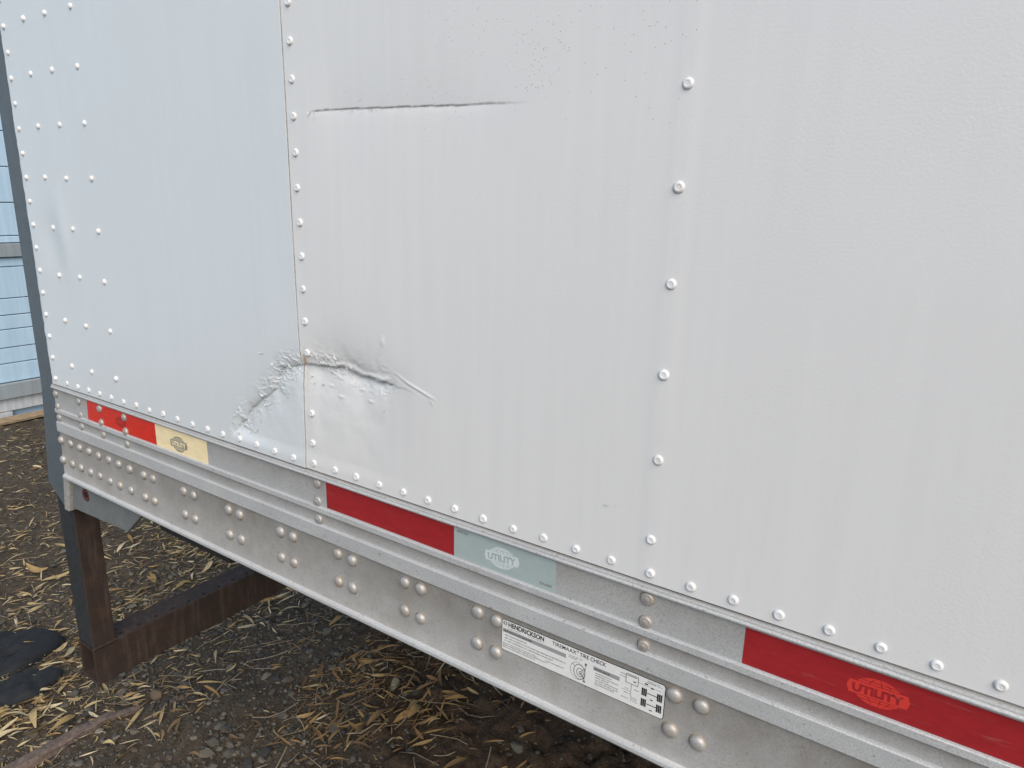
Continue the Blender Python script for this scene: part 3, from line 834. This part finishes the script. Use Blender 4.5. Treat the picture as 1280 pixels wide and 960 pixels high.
# peeled paint flakes along the lower dent
def flake_mesh(seed):
    r = random.Random(seed); V, F = [], []
    L, W = r.uniform(.005, .015), r.uniform(.0016, .0042); curl = r.uniform(.1, .45)
    n = 5
    for i in range(n + 1):
        t = i / n; w = W * (.35 + .65 * math.sin(math.pi * (.12 + .8 * t))) * r.uniform(.75, 1.25)
        lift = curl * .004 * (t - .5) ** 2 * 2
        bend = r.uniform(-.0012, .0012)
        for k, q in ((-1, 0.0005), (0, .0016 * curl + lift), (1, .0008)):
            V.append((L * (t - .5), -q - lift, k * w * .5 + bend))
    for i in range(n):
        for k in range(2): F.append((i * 3 + k, i * 3 + k + 1, i * 3 + k + 4, i * 3 + k + 3))
    return make_mesh('paint_flake', V, F, M_FLAKE, True)
FL = [flake_mesh(100 + k) for k in range(9)]
fr = random.Random(5)
def flake_at(u, v, ang, s=1.0):
    par = right_panel if u > -.6335 else left_panel
    o = obj('paint_flake', FL[fr.randrange(9)], par); o.location = (u, surf_y(u, v) - .0006, v)
    o.rotation_euler = (fr.uniform(-.4, .4), ang, 0); o.scale = (s, fr.uniform(.8, 1.5), s)
for u0, v0, su, sv, n in ((-.676, .168, .030, .007, 11), (-.668, .146, .024, .005, 8), (-.668, .125, .016, .012, 7), (-.735, .085, .018, .014, 10), (-.775, .045, .015, .015, 9), (-.795, .020, .030, .008, 11), (-.58, .187, .035, .004, 12), (-.51, .180, .03, .004, 6), (-.43, .165, .008, .004, 3), (-.34, .154, .012, .004, 2), (-.60, .142, .012, .012, 4)):
    for k in range(max(1, n // 2)):
        flake_at(fr.gauss(u0, su * .8), max(.004, fr.gauss(v0, sv * .9)), fr.gauss(.25, .7), fr.uniform(.55, 1.15))
for k in range(3): flake_at(-.575 + fr.uniform(-.006, .006), .559 + fr.uniform(-.004, .003), fr.uniform(0, 3), .55)

# ------------------------------------------------------------------ wall behind the trailer
wall = bpy.data.objects.new('boarded_wall', None); link(wall); wall.location = (-5.9, 1.5, -1.3)
tag(wall, 'pale blue white boarded wall with grey bands standing behind the trailer', 'wall')
def wall_paint(name, c, c2):
    m = Mat(name)
    s_ = m.noise(4, 5, .6, m.coords((1, 7, .5))); g = m.noise(60, 4, .6)
    col = m.ramp(s_, [(.3, c2), (.65, c)])
    col = m.mix(m.ramp(g, [(.6, 0), (.8, .25)]), col, (.3, .27, .22))
    return m.set(col, .55, 0)
M_WALL = wall_paint('pale_blue_paint', (.47, .63, .75), (.39, .55, .68))
M_BAND = wall_paint('grey_band_paint', (.30, .34, .36), (.24, .27, .28))
M_SKIRT = wall_paint('dirty_white_paint', (.58, .62, .66), (.42, .40, .38))
def wbox(name, y0, y1, z0, z1, x0, x1, mat):
    v, f = box_faces(x0, x1, y0 - 1.5, y1 - 1.5, z0 + 1.3, z1 + 1.3)
    o = obj(name, make_mesh(name, v, f, mat), wall); bevel(o, .004, 1); return o
Y0, Y1 = -13.0, 5.0  # unseen length and height added to hold sky light off the trailer's end
zs = [.059, .112, .356, .614, .868, 1.122, 1.376, 1.63, 1.884, 2.14, 2.394, 2.648, 2.902, 3.156, 3.41, 3.664, 3.918, 4.17]
for a, b in zip(zs[:-1], zs[1:]): wbox('wall_board', Y0, Y1, a + .0028, b - .0028, -.05, random.uniform(-.002, .002), M_WALL)
zs = [-1.003, -.855, -.732, -.592, -.483, -.356, -.118, -.047]
for a, b in zip(zs[:-1], zs[1:]): wbox('wall_board', Y0, Y1, a + .0028, b - .0028, -.05, random.uniform(-.002, .002), M_WALL)
wbox('wall_band', Y0, Y1, -.044, .056, -.05, .030, M_BAND)
wbox('wall_band', Y0, Y1, -1.124, -1.006, -.05, .035, M_BAND)
wbox('wall_skirt', Y0, Y1, -1.231, -1.128, -.05, -.004, M_SKIRT)
wbox('wall_skirt', Y0, 1.425, -1.31, -1.235, -.05, -.004, M_SKIRT)
v, f = box_faces(-.20, -.051, Y0 - 1.5, Y1 - 1.5, 0, 5.47)
obj('wall_backing', make_mesh('wall_backing', v, f, M_WALL), wall)
plank = obj('wood_plank', None or make_mesh('wood_plank', *box_faces(-.045, .045, -.9, .9, -.012, .012), plain('weathered_wood', (.30, .22, .13), .8, 0, .3, 30)))
plank.location = (-5.80, 1.75, float(ground_z(-5.8, 1.5)) + .03); plank.rotation_euler = (.0, .15, .02); bevel(plank, .004)
tag(plank, 'light brown wood plank lying along the foot of the boarded wall', 'plank')

# ------------------------------------------------------------------ black rubber scraps
M_RUB = plain('black_rubber', (.008, .010, .012), .8, 0, .35, 40, .003)
def scrap(pts, h, seed, label):
    """a limp scrap of sheet rubber draped on the ground, thick, with an uneven rim"""
    P = np.array(pts, float); c = P.mean(0); n = 40
    ang = np.linspace(0, 2 * np.pi, n, endpoint=False)
    rel = P - c; pa = np.arctan2(rel[:, 1], rel[:, 0]); pr = np.hypot(rel[:, 0], rel[:, 1]); o_ = np.argsort(pa)
    pa = np.concatenate([pa[o_] - 2 * np.pi, pa[o_], pa[o_] + 2 * np.pi]); pr = np.tile(pr[o_], 3)
    rad = np.interp(ang, pa, pr) * (1 + .10 * (fbm(np.cos(ang) * 3 + seed, np.sin(ang) * 3, 2, seed) - .5))
    V, F = [], []; R_ = 7
    for j in range(1, R_ + 1):
        t = j / R_
        for k in range(n):
            x, y = c[0] + rad[k] * t * math.cos(ang[k]), c[1] + rad[k] * t * math.sin(ang[k])
            hump = h * (1 - .35 * t ** 8) + .040 * (float(fbm(x * 17, y * 17, 3, seed)) - .5)
            V.append((x - c[0], y - c[1], max(float(ground_z(x, y)) - GZ + .004, 0.0 + float(ground_z(x, y)) - GZ + hump)))
    for k in range(n):
        x, y = V[(R_ - 1) * n + k][:2]; V.append((x * .98, y * .98, float(ground_z(x + c[0], y + c[1])) - GZ - .02))
    V.append((0, 0, float(ground_z(*c)) - GZ + h)); ctr = len(V) - 1
    for k in range(n): F.append((k, (k + 1) % n, ctr))
    for j in range(R_):
        for k in range(n):
            a, b = j * n + k, j * n + (k + 1) % n; F.append((a + n, b + n, b, a))
    o = obj('rubber_scrap', make_mesh('rubber_scrap', V, F, M_RUB, True)); o.location = (c[0], c[1], GZ)
    tag(o, label, 'scrap', 'black rubber scraps on the ground')
scrap([(-2.86, .02), (-2.75, .16), (-2.63, .28), (-2.56, .31), (-2.52, .25), (-2.50, .19), (-2.50, .07), (-2.57, -.05), (-2.68, -.07)], .034, 61, 'large black rubber scrap on the leaves behind the bumper end')
scrap([(-2.44, .03), (-2.36, .185), (-2.315, .20), (-2.29, .14), (-2.33, .00), (-2.40, -.03)], .034, 67, 'small black rubber scrap lying nearer the bumper end')

# ------------------------------------------------------------------ gravel, stones, leaves
def project(P):
    q = (P - CAM_LOC) @ CAM_R
    d = np.maximum(q[:, 1], 1e-3)
    return 640 + FOCAL * q[:, 0] / d, 480 - FOCAL * q[:, 2] / d, q[:, 1]
def seen(P):
    """in the frame and not behind the trailer side (sight line crosses y = 0 below the rail or clear of its end)"""
    x, y, d = project(P)
    ok = (x > -5) & (x < 1285) & (y > 0) & (y < 965) & (d > .1)
    t = np.where(P[:, 1] > 0, (0 - CAM_LOC[1]) / (P[:, 1] - CAM_LOC[1] + 1e-9), 2)
    q = CAM_LOC + (P - CAM_LOC) * t[:, None]
    blocked = (t < 1) & (q[:, 2] > -.262) & (q[:, 0] > -1.66)
    return ok & ~blocked, d

def soil_blend(c, soil, amt): return c * (1 - soil[:, None] * amt)
ico_v = None
def ico():
    import bmesh
    bm = bmesh.new(); bmesh.ops.create_icosphere(bm, subdivisions=1, radius=1.0)
    v = np.array([x.co[:] for x in bm.verts]); f = np.array([[q.index for q in p.verts] for p in bm.faces]); bm.free(); return v, f
ICO_V, ICO_F = ico()
def rock_template(seed):
    r = np.random.default_rng(seed)
    v = ICO_V * (1 + r.uniform(-.42, .30, (len(ICO_V), 1)))
    return v
ROCKS = [rock_template(k) for k in range(14)]

def stone_material(name, use_attr):
    m = Mat(name)
    if use_attr: fac = m.attr('rnd').outputs['Fac']
    else: fac = m.new('ShaderNodeObjectInfo').outputs['Random']
    c = m.ramp(fac, [(0, (.040, .038, .034)), (.3, (.080, .078, .070)), (.55, (.125, .115, .095)), (.75, (.18, .16, .125)), (.9, (.10, .072, .05)), (1, (.30, .275, .225))])
    n = m.noise(70, 4, .7)
    c = m.mix(m.ramp(n, [(.45, 0), (.75, .6)]), c, (.045, .038, .03))
    return m.set(c, .85, 0, m.bump(n, .003, .6), .3)
M_STONE_S = stone_material('gravel_stone', True); M_STONE = stone_material('loose_stone', False)
N = 52000
sx = np.concatenate([rng.uniform(-6.2, -3.0, 9000), rng.uniform(-3.0, .5, N - 9000)])
sy = np.concatenate([rng.uniform(-1.0, 2.6, 9000), rng.uniform(-.7, 2.3, N - 9000)])
soil = soil_mask(sx, sy)
grav = sstep(.35, .62, fbm(sx * 1.6, sy * 1.6, 3, 71)) * .7 + .3
gmid = np.exp(-(((sx + 1.95) / .35) ** 2 + ((sy - .75) / .5) ** 2))
keep = rng.random(N) < np.clip((grav + 1.3 * gmid) * (1 - .72 * soil), 0, 1)
sx, sy, soil = sx[keep], sy[keep], soil[keep]
ss = np.clip(rng.lognormal(math.log(.0042), .60, len(sx)), .0018, .022)
sz = ground_z(sx, sy) + ss * .15
SP = np.stack([sx, sy, sz], 1)
vis, dist = seen(SP)
rank = np.where(vis, ss / dist, -1)
order = np.argsort(-rank)
single = order[:180]; rest = order[180:]
def rot_mats(yaw, pitch, roll):
    cz, sz_, cy, sy_, cx, sx_ = np.cos(yaw), np.sin(yaw), np.cos(pitch), np.sin(pitch), np.cos(roll), np.sin(roll)
    R_ = np.empty((len(yaw), 3, 3))
    R_[:, 0, 0] = cz * cy; R_[:, 0, 1] = cz * sy_ * sx_ - sz_ * cx; R_[:, 0, 2] = cz * sy_ * cx + sz_ * sx_
    R_[:, 1, 0] = sz_ * cy; R_[:, 1, 1] = sz_ * sy_ * sx_ + cz * cx; R_[:, 1, 2] = sz_ * sy_ * cx - cz * sx_
    R_[:, 2, 0] = -sy_; R_[:, 2, 1] = cy * sx_; R_[:, 2, 2] = cy * cx
    return R_
n = len(rest)
T = np.array(ROCKS)[rng.integers(0, 14, n)]
sc = np.stack([rng.uniform(.8, 1.4, n), rng.uniform(.7, 1.1, n), rng.uniform(.45, .8, n)], 1) * ss[rest][:, None]
Vt = np.einsum('nij,nkj->nki', rot_mats(rng.uniform(0, 6.28, n), rng.normal(0, .25, n), rng.normal(0, .25, n)), T * sc[:, None, :]) + SP[rest][:, None, :]
F = (ICO_F[None] + (np.arange(n) * len(ICO_V))[:, None, None]).reshape(-1, 3)
me = np_mesh('gravel', Vt.reshape(-1, 3), F, M_STONE_S)
rv = np.clip(rng.beta(1.6, 2.0, n) + .0 - .15 * soil[rest], 0, 1)
point_attr(me, 'rnd', np.repeat(rv, len(ICO_V)))
tag(obj('gravel', me), 'small mixed gravel strewn over the soil', kind='stuff')

def place_name(x, y):
    if y > .02 and x > XF: return 'on the soil under the trailer'
    if y > .02: return 'on the ground beyond the rusty bumper beam'
    return 'on the gravel outside the corner post'
ME_ROCK = []
for k in range(8):
    import bmesh
    bm = bmesh.new(); bmesh.ops.create_icosphere(bm, subdivisions=2, radius=1.0)
    r = np.random.default_rng(200 + k); ax = r.normal(size=(14, 3)); ax /= np.linalg.norm(ax, axis=1)[:, None]; cut = r.uniform(.5, .85, 14)
    for vv in bm.verts:
        p = np.array(vv.co[:])
        for a, c in zip(ax, cut):
            d = p @ a
            if d > c: p = p - a * (d - c)
        vv.co = p * (1 + r.uniform(-.03, .03))
    me = bpy.data.meshes.new('stone'); bm.to_mesh(me); bm.free(); me.materials.append(M_STONE); ME_ROCK.append(me)
def stone_obj(x, y, r, label=None, mat=None, flat=.62):
    me = ME_ROCK[random.randrange(8)]
    if mat:
        me = me.copy(); me.materials.clear(); me.materials.append(mat)
    o = obj('stone', me); o.location = (x, y, float(ground_z(x, y)) + r * .25)
    o.rotation_euler = (random.gauss(0, .2), random.gauss(0, .2), random.uniform(0, 6.28))
    o.scale = (r * random.uniform(.95, 1.35), r * random.uniform(.75, 1.05), r * flat * random.uniform(.85, 1.15))
    return tag(o, label or 'grey angular stone lying loose ' + place_name(x, y), 'stone', 'loose stones on the ground')
for i in single: stone_obj(sx[i], sy[i], ss[i] * 1.1)
M_PALE = plain('pale_stone', (.30, .26, .17), .8, 0, .25, 90)
stone_obj(-1.27, .85, .030, 'pale yellowish stone on the dark soil, the palest one under the trailer', M_PALE, .8)
M_DKST = plain('dark_slate_stone', (.035, .035, .04), .7, 0, .3, 60)
stone_obj(-1.98, .13, .032, 'smooth dark grey stone beside the foot of the rusty bumper post', M_DKST, .6)
M_BRST = plain('brown_stone', (.12, .085, .055), .8, 0, .3, 80)
stone_obj(-1.94, .34, .030, 'brown chunky stone in front of the bumper beam end', M_BRST, .8)

# leaves
LN, LM = 6, 3
def leaf_template(seed):
    r = np.random.default_rng(seed); V = []
    bend = r.normal() * .35; arch = r.uniform(-.10, .16); fold = r.uniform(.15, .7); tw = r.uniform(-1.2, 1.2)
    pos = np.array([0., 0.]); a = -bend / 2
    for i in range(LN + 1):
        t = i / LN; w = .105 * (math.sin(math.pi * min(1, .06 + t * .94)) ** .8) * (1.15 - .35 * t) * .56
        if i in (0, LN): w = .012
        c, s = math.cos(a), math.sin(a); tz = tw * (t - .5)
        for k in (-1, 0, 1):
            off = k * w; up = abs(k) * w * fold
            oy = off * math.cos(tz) - up * math.sin(tz); oz = off * math.sin(tz) + up * math.cos(tz)
            V.append((pos[0] - s * oy, pos[1] + c * oy, arch * 4 * t * (1 - t) * .5 + oz))
        pos = pos + np.array([c, s]) / LN; a += bend / LN
    V = np.array(V); V[:, :2] -= V[:, :2].mean(0); V[:, 2] -= V[:, 2].min(); return V
LEAF = [leaf_template(k) for k in range(16)]
LQ = np.array([(i * 3 + k, i * 3 + k + 1, i * 3 + k + 4, i * 3 + k + 3) for i in range(LN) for k in range(2)])
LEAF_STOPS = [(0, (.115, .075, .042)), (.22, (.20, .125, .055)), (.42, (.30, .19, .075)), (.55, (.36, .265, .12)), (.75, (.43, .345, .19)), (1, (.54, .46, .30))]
def leaf_material(name, use_attr):
    m = Mat(name)
    fac = m.attr('rnd').outputs['Fac'] if use_attr else m.attr('rnd').outputs['Fac']
    if not use_attr:
        a = m.attr('rnd'); a.attribute_type = 'OBJECT'; fac = a.outputs['Fac']
    c = m.ramp(fac, LEAF_STOPS)
    n = m.noise(45 if use_attr else 9, 4, .6)
    c = m.mix(m.ramp(n, [(.5, 0), (.8, .5)]), c, (.13, .085, .045))
    return m.set(c, .7, 0, None, .3)
M_LEAF_S = leaf_material('leaf_litter', True); M_LEAF = leaf_material('dry_leaf', False)
# density of the litter, in plan (x, y, spread x, spread y, how many)
BLOBS = [(-4.2, .6, 1.0, .55, 1300), (-3.2, .35, .5, .40, 1000), (-2.55, .22, .35, .25, 700), (-2.05, .02, .22, .18, 240), (-2.75, 1.10, .30, .18, 800), (-2.45, .85, .20, .22, 300), (-3.1, 1.3, .4, .3, 420), (-2.2, 1.05, .12, .35, 260),
         (-1.42, .82, .17, .14, 560), (-1.40, .54, .14, .09, 200), (-1.10, .80, .20, .10, 300), (-1.60, 1.08, .16, .14, 220), (-1.25, 1.22, .25, .14, 260), (-1.72, .34, .15, .12, 110), (-2.28, .12, .12, .12, 160), (-.85, 1.0, .4, .3, 140), (-2.0, .55, .35, .35, 170), (-5.2, 1.2, .5, .6, 700), (-3.0, -.6, .9, .5, 400), (-2.0, 1.7, .6, .4, 260)]
lx, ly = [], []
for bx, by, bsx, bsy, k in BLOBS:
    lx.append(rng.normal(bx, bsx, k)); ly.append(rng.normal(by, bsy, k))
lx = np.concatenate(lx); ly = np.concatenate(ly)
ok = rng.random(len(lx)) < .45 + .55 * sstep(.40, .60, fbm(lx * 5, ly * 5, 3, 81))
lx, ly = lx[ok], ly[ok]
ok = (lx > -5.75) & (lx < 1.2) & (ly > -2) & (ly < 3) & ~((lx > XB - .02) & (lx < XF + .02) & (ly > 0))
lx, ly = lx[ok], ly[ok]
n = len(lx)
ll = np.clip(rng.lognormal(math.log(.037), .52, n), .010, .095)
# broken bits and chaff
k = 5200; pick_ = rng.integers(0, n, k)
cx, cy = lx[pick_] + rng.normal(0, .16, k), ly[pick_] + rng.normal(0, .16, k)
ok = (cx > -5.75) & ~((cx > XB - .02) & (cx < XF + .02) & (cy > 0))
lx = np.concatenate([lx, cx[ok]]); ly = np.concatenate([ly, cy[ok]]); ll = np.concatenate([ll, rng.uniform(.005, .018, ok.sum())]); n = len(lx)
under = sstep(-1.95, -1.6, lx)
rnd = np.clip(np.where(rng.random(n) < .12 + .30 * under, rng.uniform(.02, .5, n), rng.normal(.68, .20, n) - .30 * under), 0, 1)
yaw = rng.uniform(0, 6.28, n)
aniso = rng.random(n) < .45
yaw = np.where(aniso, 1.15 + rng.normal(0, .45, n), yaw)
pit = rng.normal(0, .16, n); rol = rng.normal(0, .45, n)
wsc = np.clip(rng.lognormal(0, .42, n), .4, 2.6)
lz = ground_z(lx, ly) + .005 + np.abs(rng.normal(0, .007, n)) + np.abs(pit) * ll * .35
LP = np.stack([lx, ly, lz], 1)
vis, dist = seen(LP)
order = np.argsort(-np.where(vis, ll / dist, -1))
single = order[:290]; rest = order[290:]
tmpl = rng.integers(0, 16, n)
R_ = rot_mats(yaw, pit, rol)
T = np.array(LEAF)[tmpl[rest]] * (ll[rest][:, None, None] * np.stack([np.ones(len(rest)), wsc[rest], wsc[rest]], 1)[:, None, :])
Vt = np.einsum('nij,nkj->nki', R_[rest], T) + LP[rest][:, None, :]
nv = (LN + 1) * 3
F = (LQ[None] + (np.arange(len(rest)) * nv)[:, None, None]).reshape(-1, 4)
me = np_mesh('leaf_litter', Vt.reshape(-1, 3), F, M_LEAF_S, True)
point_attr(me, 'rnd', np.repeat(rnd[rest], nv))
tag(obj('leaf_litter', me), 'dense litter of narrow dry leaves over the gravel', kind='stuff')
ME_LEAF = [np_mesh('dry_leaf', L, LQ, M_LEAF, True) for L in LEAF]
for i in single:
    o = obj('dry_leaf', ME_LEAF[tmpl[i]])
    Mx = Matrix([[*R_[i, 0], lx[i]], [*R_[i, 1], ly[i]], [*R_[i, 2], lz[i]], [0, 0, 0, 1]])
    o.matrix_world = Mx @ Matrix.Diagonal((ll[i], ll[i] * wsc[i], ll[i] * wsc[i], 1))
    o['rnd'] = float(rnd[i])
    tone = 'brown' if rnd[i] < .3 else 'orange tan' if rnd[i] < .52 else 'straw coloured'
    tag(o, f'narrow {tone} dry leaf lying {place_name(lx[i], ly[i])}', 'leaf', 'dry leaves scattered on the ground')

# thin twigs and stalks
tn = 420
tx = np.concatenate([rng.normal(-3.4, .9, 260), rng.normal(-1.6, .5, 160)]); ty = np.concatenate([rng.normal(.5, .5, 260), rng.normal(.7, .35, 160)])
ok = ~((tx > XB - .06) & (tx < XF + .06)) & (tx > -5.7); tx, ty = tx[ok], ty[ok]; tn = len(tx)
V, F = [], []
for i in range(tn):
    L = random.uniform(.04, .16); a = random.uniform(0, 6.28); r = random.uniform(.0008, .0022); k = len(V); cv = random.uniform(-.25, .25)
    for j in range(4):
        t = j / 3 - .5; x = tx[i] + L * t * math.cos(a) - cv * L * t * t * math.sin(a) * 2; y = ty[i] + L * t * math.sin(a) + cv * L * t * t * math.cos(a) * 2
        z = float(ground_z(x, y)) + .006 + (.012 if j == 3 else 0) * random.random()
        for q in range(3):
            b = 2.09 * q; V.append((x - math.sin(a) * r * math.cos(b), y + math.cos(a) * r * math.cos(b), z + r * math.sin(b)))
    for j in range(3):
        for q in range(3): F.append((k + j * 3 + q, k + j * 3 + (q + 1) % 3, k + j * 3 + 3 + (q + 1) % 3, k + j * 3 + 3 + q))
tag(obj('twig_litter', make_mesh('twig_litter', V, F, plain('twig', (.26, .21, .15), .8, 0, .4, 30))), 'thin dry stalks strewn among the leaves', kind='stuff')

# weathered branch at the foot of the bumper
def branch():
    P = np.array([(-1.93, .27), (-1.965, .17), (-1.975, .06), (-1.965, -.06), (-1.99, -.20)]); Rr = [.010, .017, .021, .024, .022]
    V, F = [], []; n = 12; steps = 26
    for i in range(steps):
        t = i / (steps - 1) * (len(P) - 1); k = min(int(t), len(P) - 2); f = t - k
        c = P[k] * (1 - f) + P[k + 1] * f; r = Rr[k] * (1 - f) + Rr[k + 1] * f
        d = P[k + 1] - P[k]; d = d / np.linalg.norm(d); nx, ny = -d[1], d[0]
        z0 = float(ground_z(c[0], c[1])) + r * .55
        for q in range(n):
            a = 2 * math.pi * q / n; rr = r * (1 + .35 * (float(fbm(q * 1.3 + 5, t * 1.2, 2, 91)) - .5)) * (1 - .22 * (q % 3 == 0))
            V.append((c[0] + nx * rr * 1.25 * math.cos(a), c[1] + ny * rr * 1.25 * math.cos(a), z0 + rr * .8 * math.sin(a)))
    for i in range(steps - 1):
        for q in range(n): F.append((i * n + q, i * n + (q + 1) % n, (i + 1) * n + (q + 1) % n, (i + 1) * n + q))
    F += [tuple(range(n - 1, -1, -1)), tuple((steps - 1) * n + q for q in range(n))]
    o = obj('dry_branch', make_mesh('dry_branch', V, F, plain('weathered_bark', (.13, .095, .075), .85, 0, .45, 60, .004), True))
    o.data.set_sharp_from_angle(angle=math.radians(40))
    tag(o, 'grooved grey brown dry branch lying on the leaves near the bumper foot', 'branch')
branch()
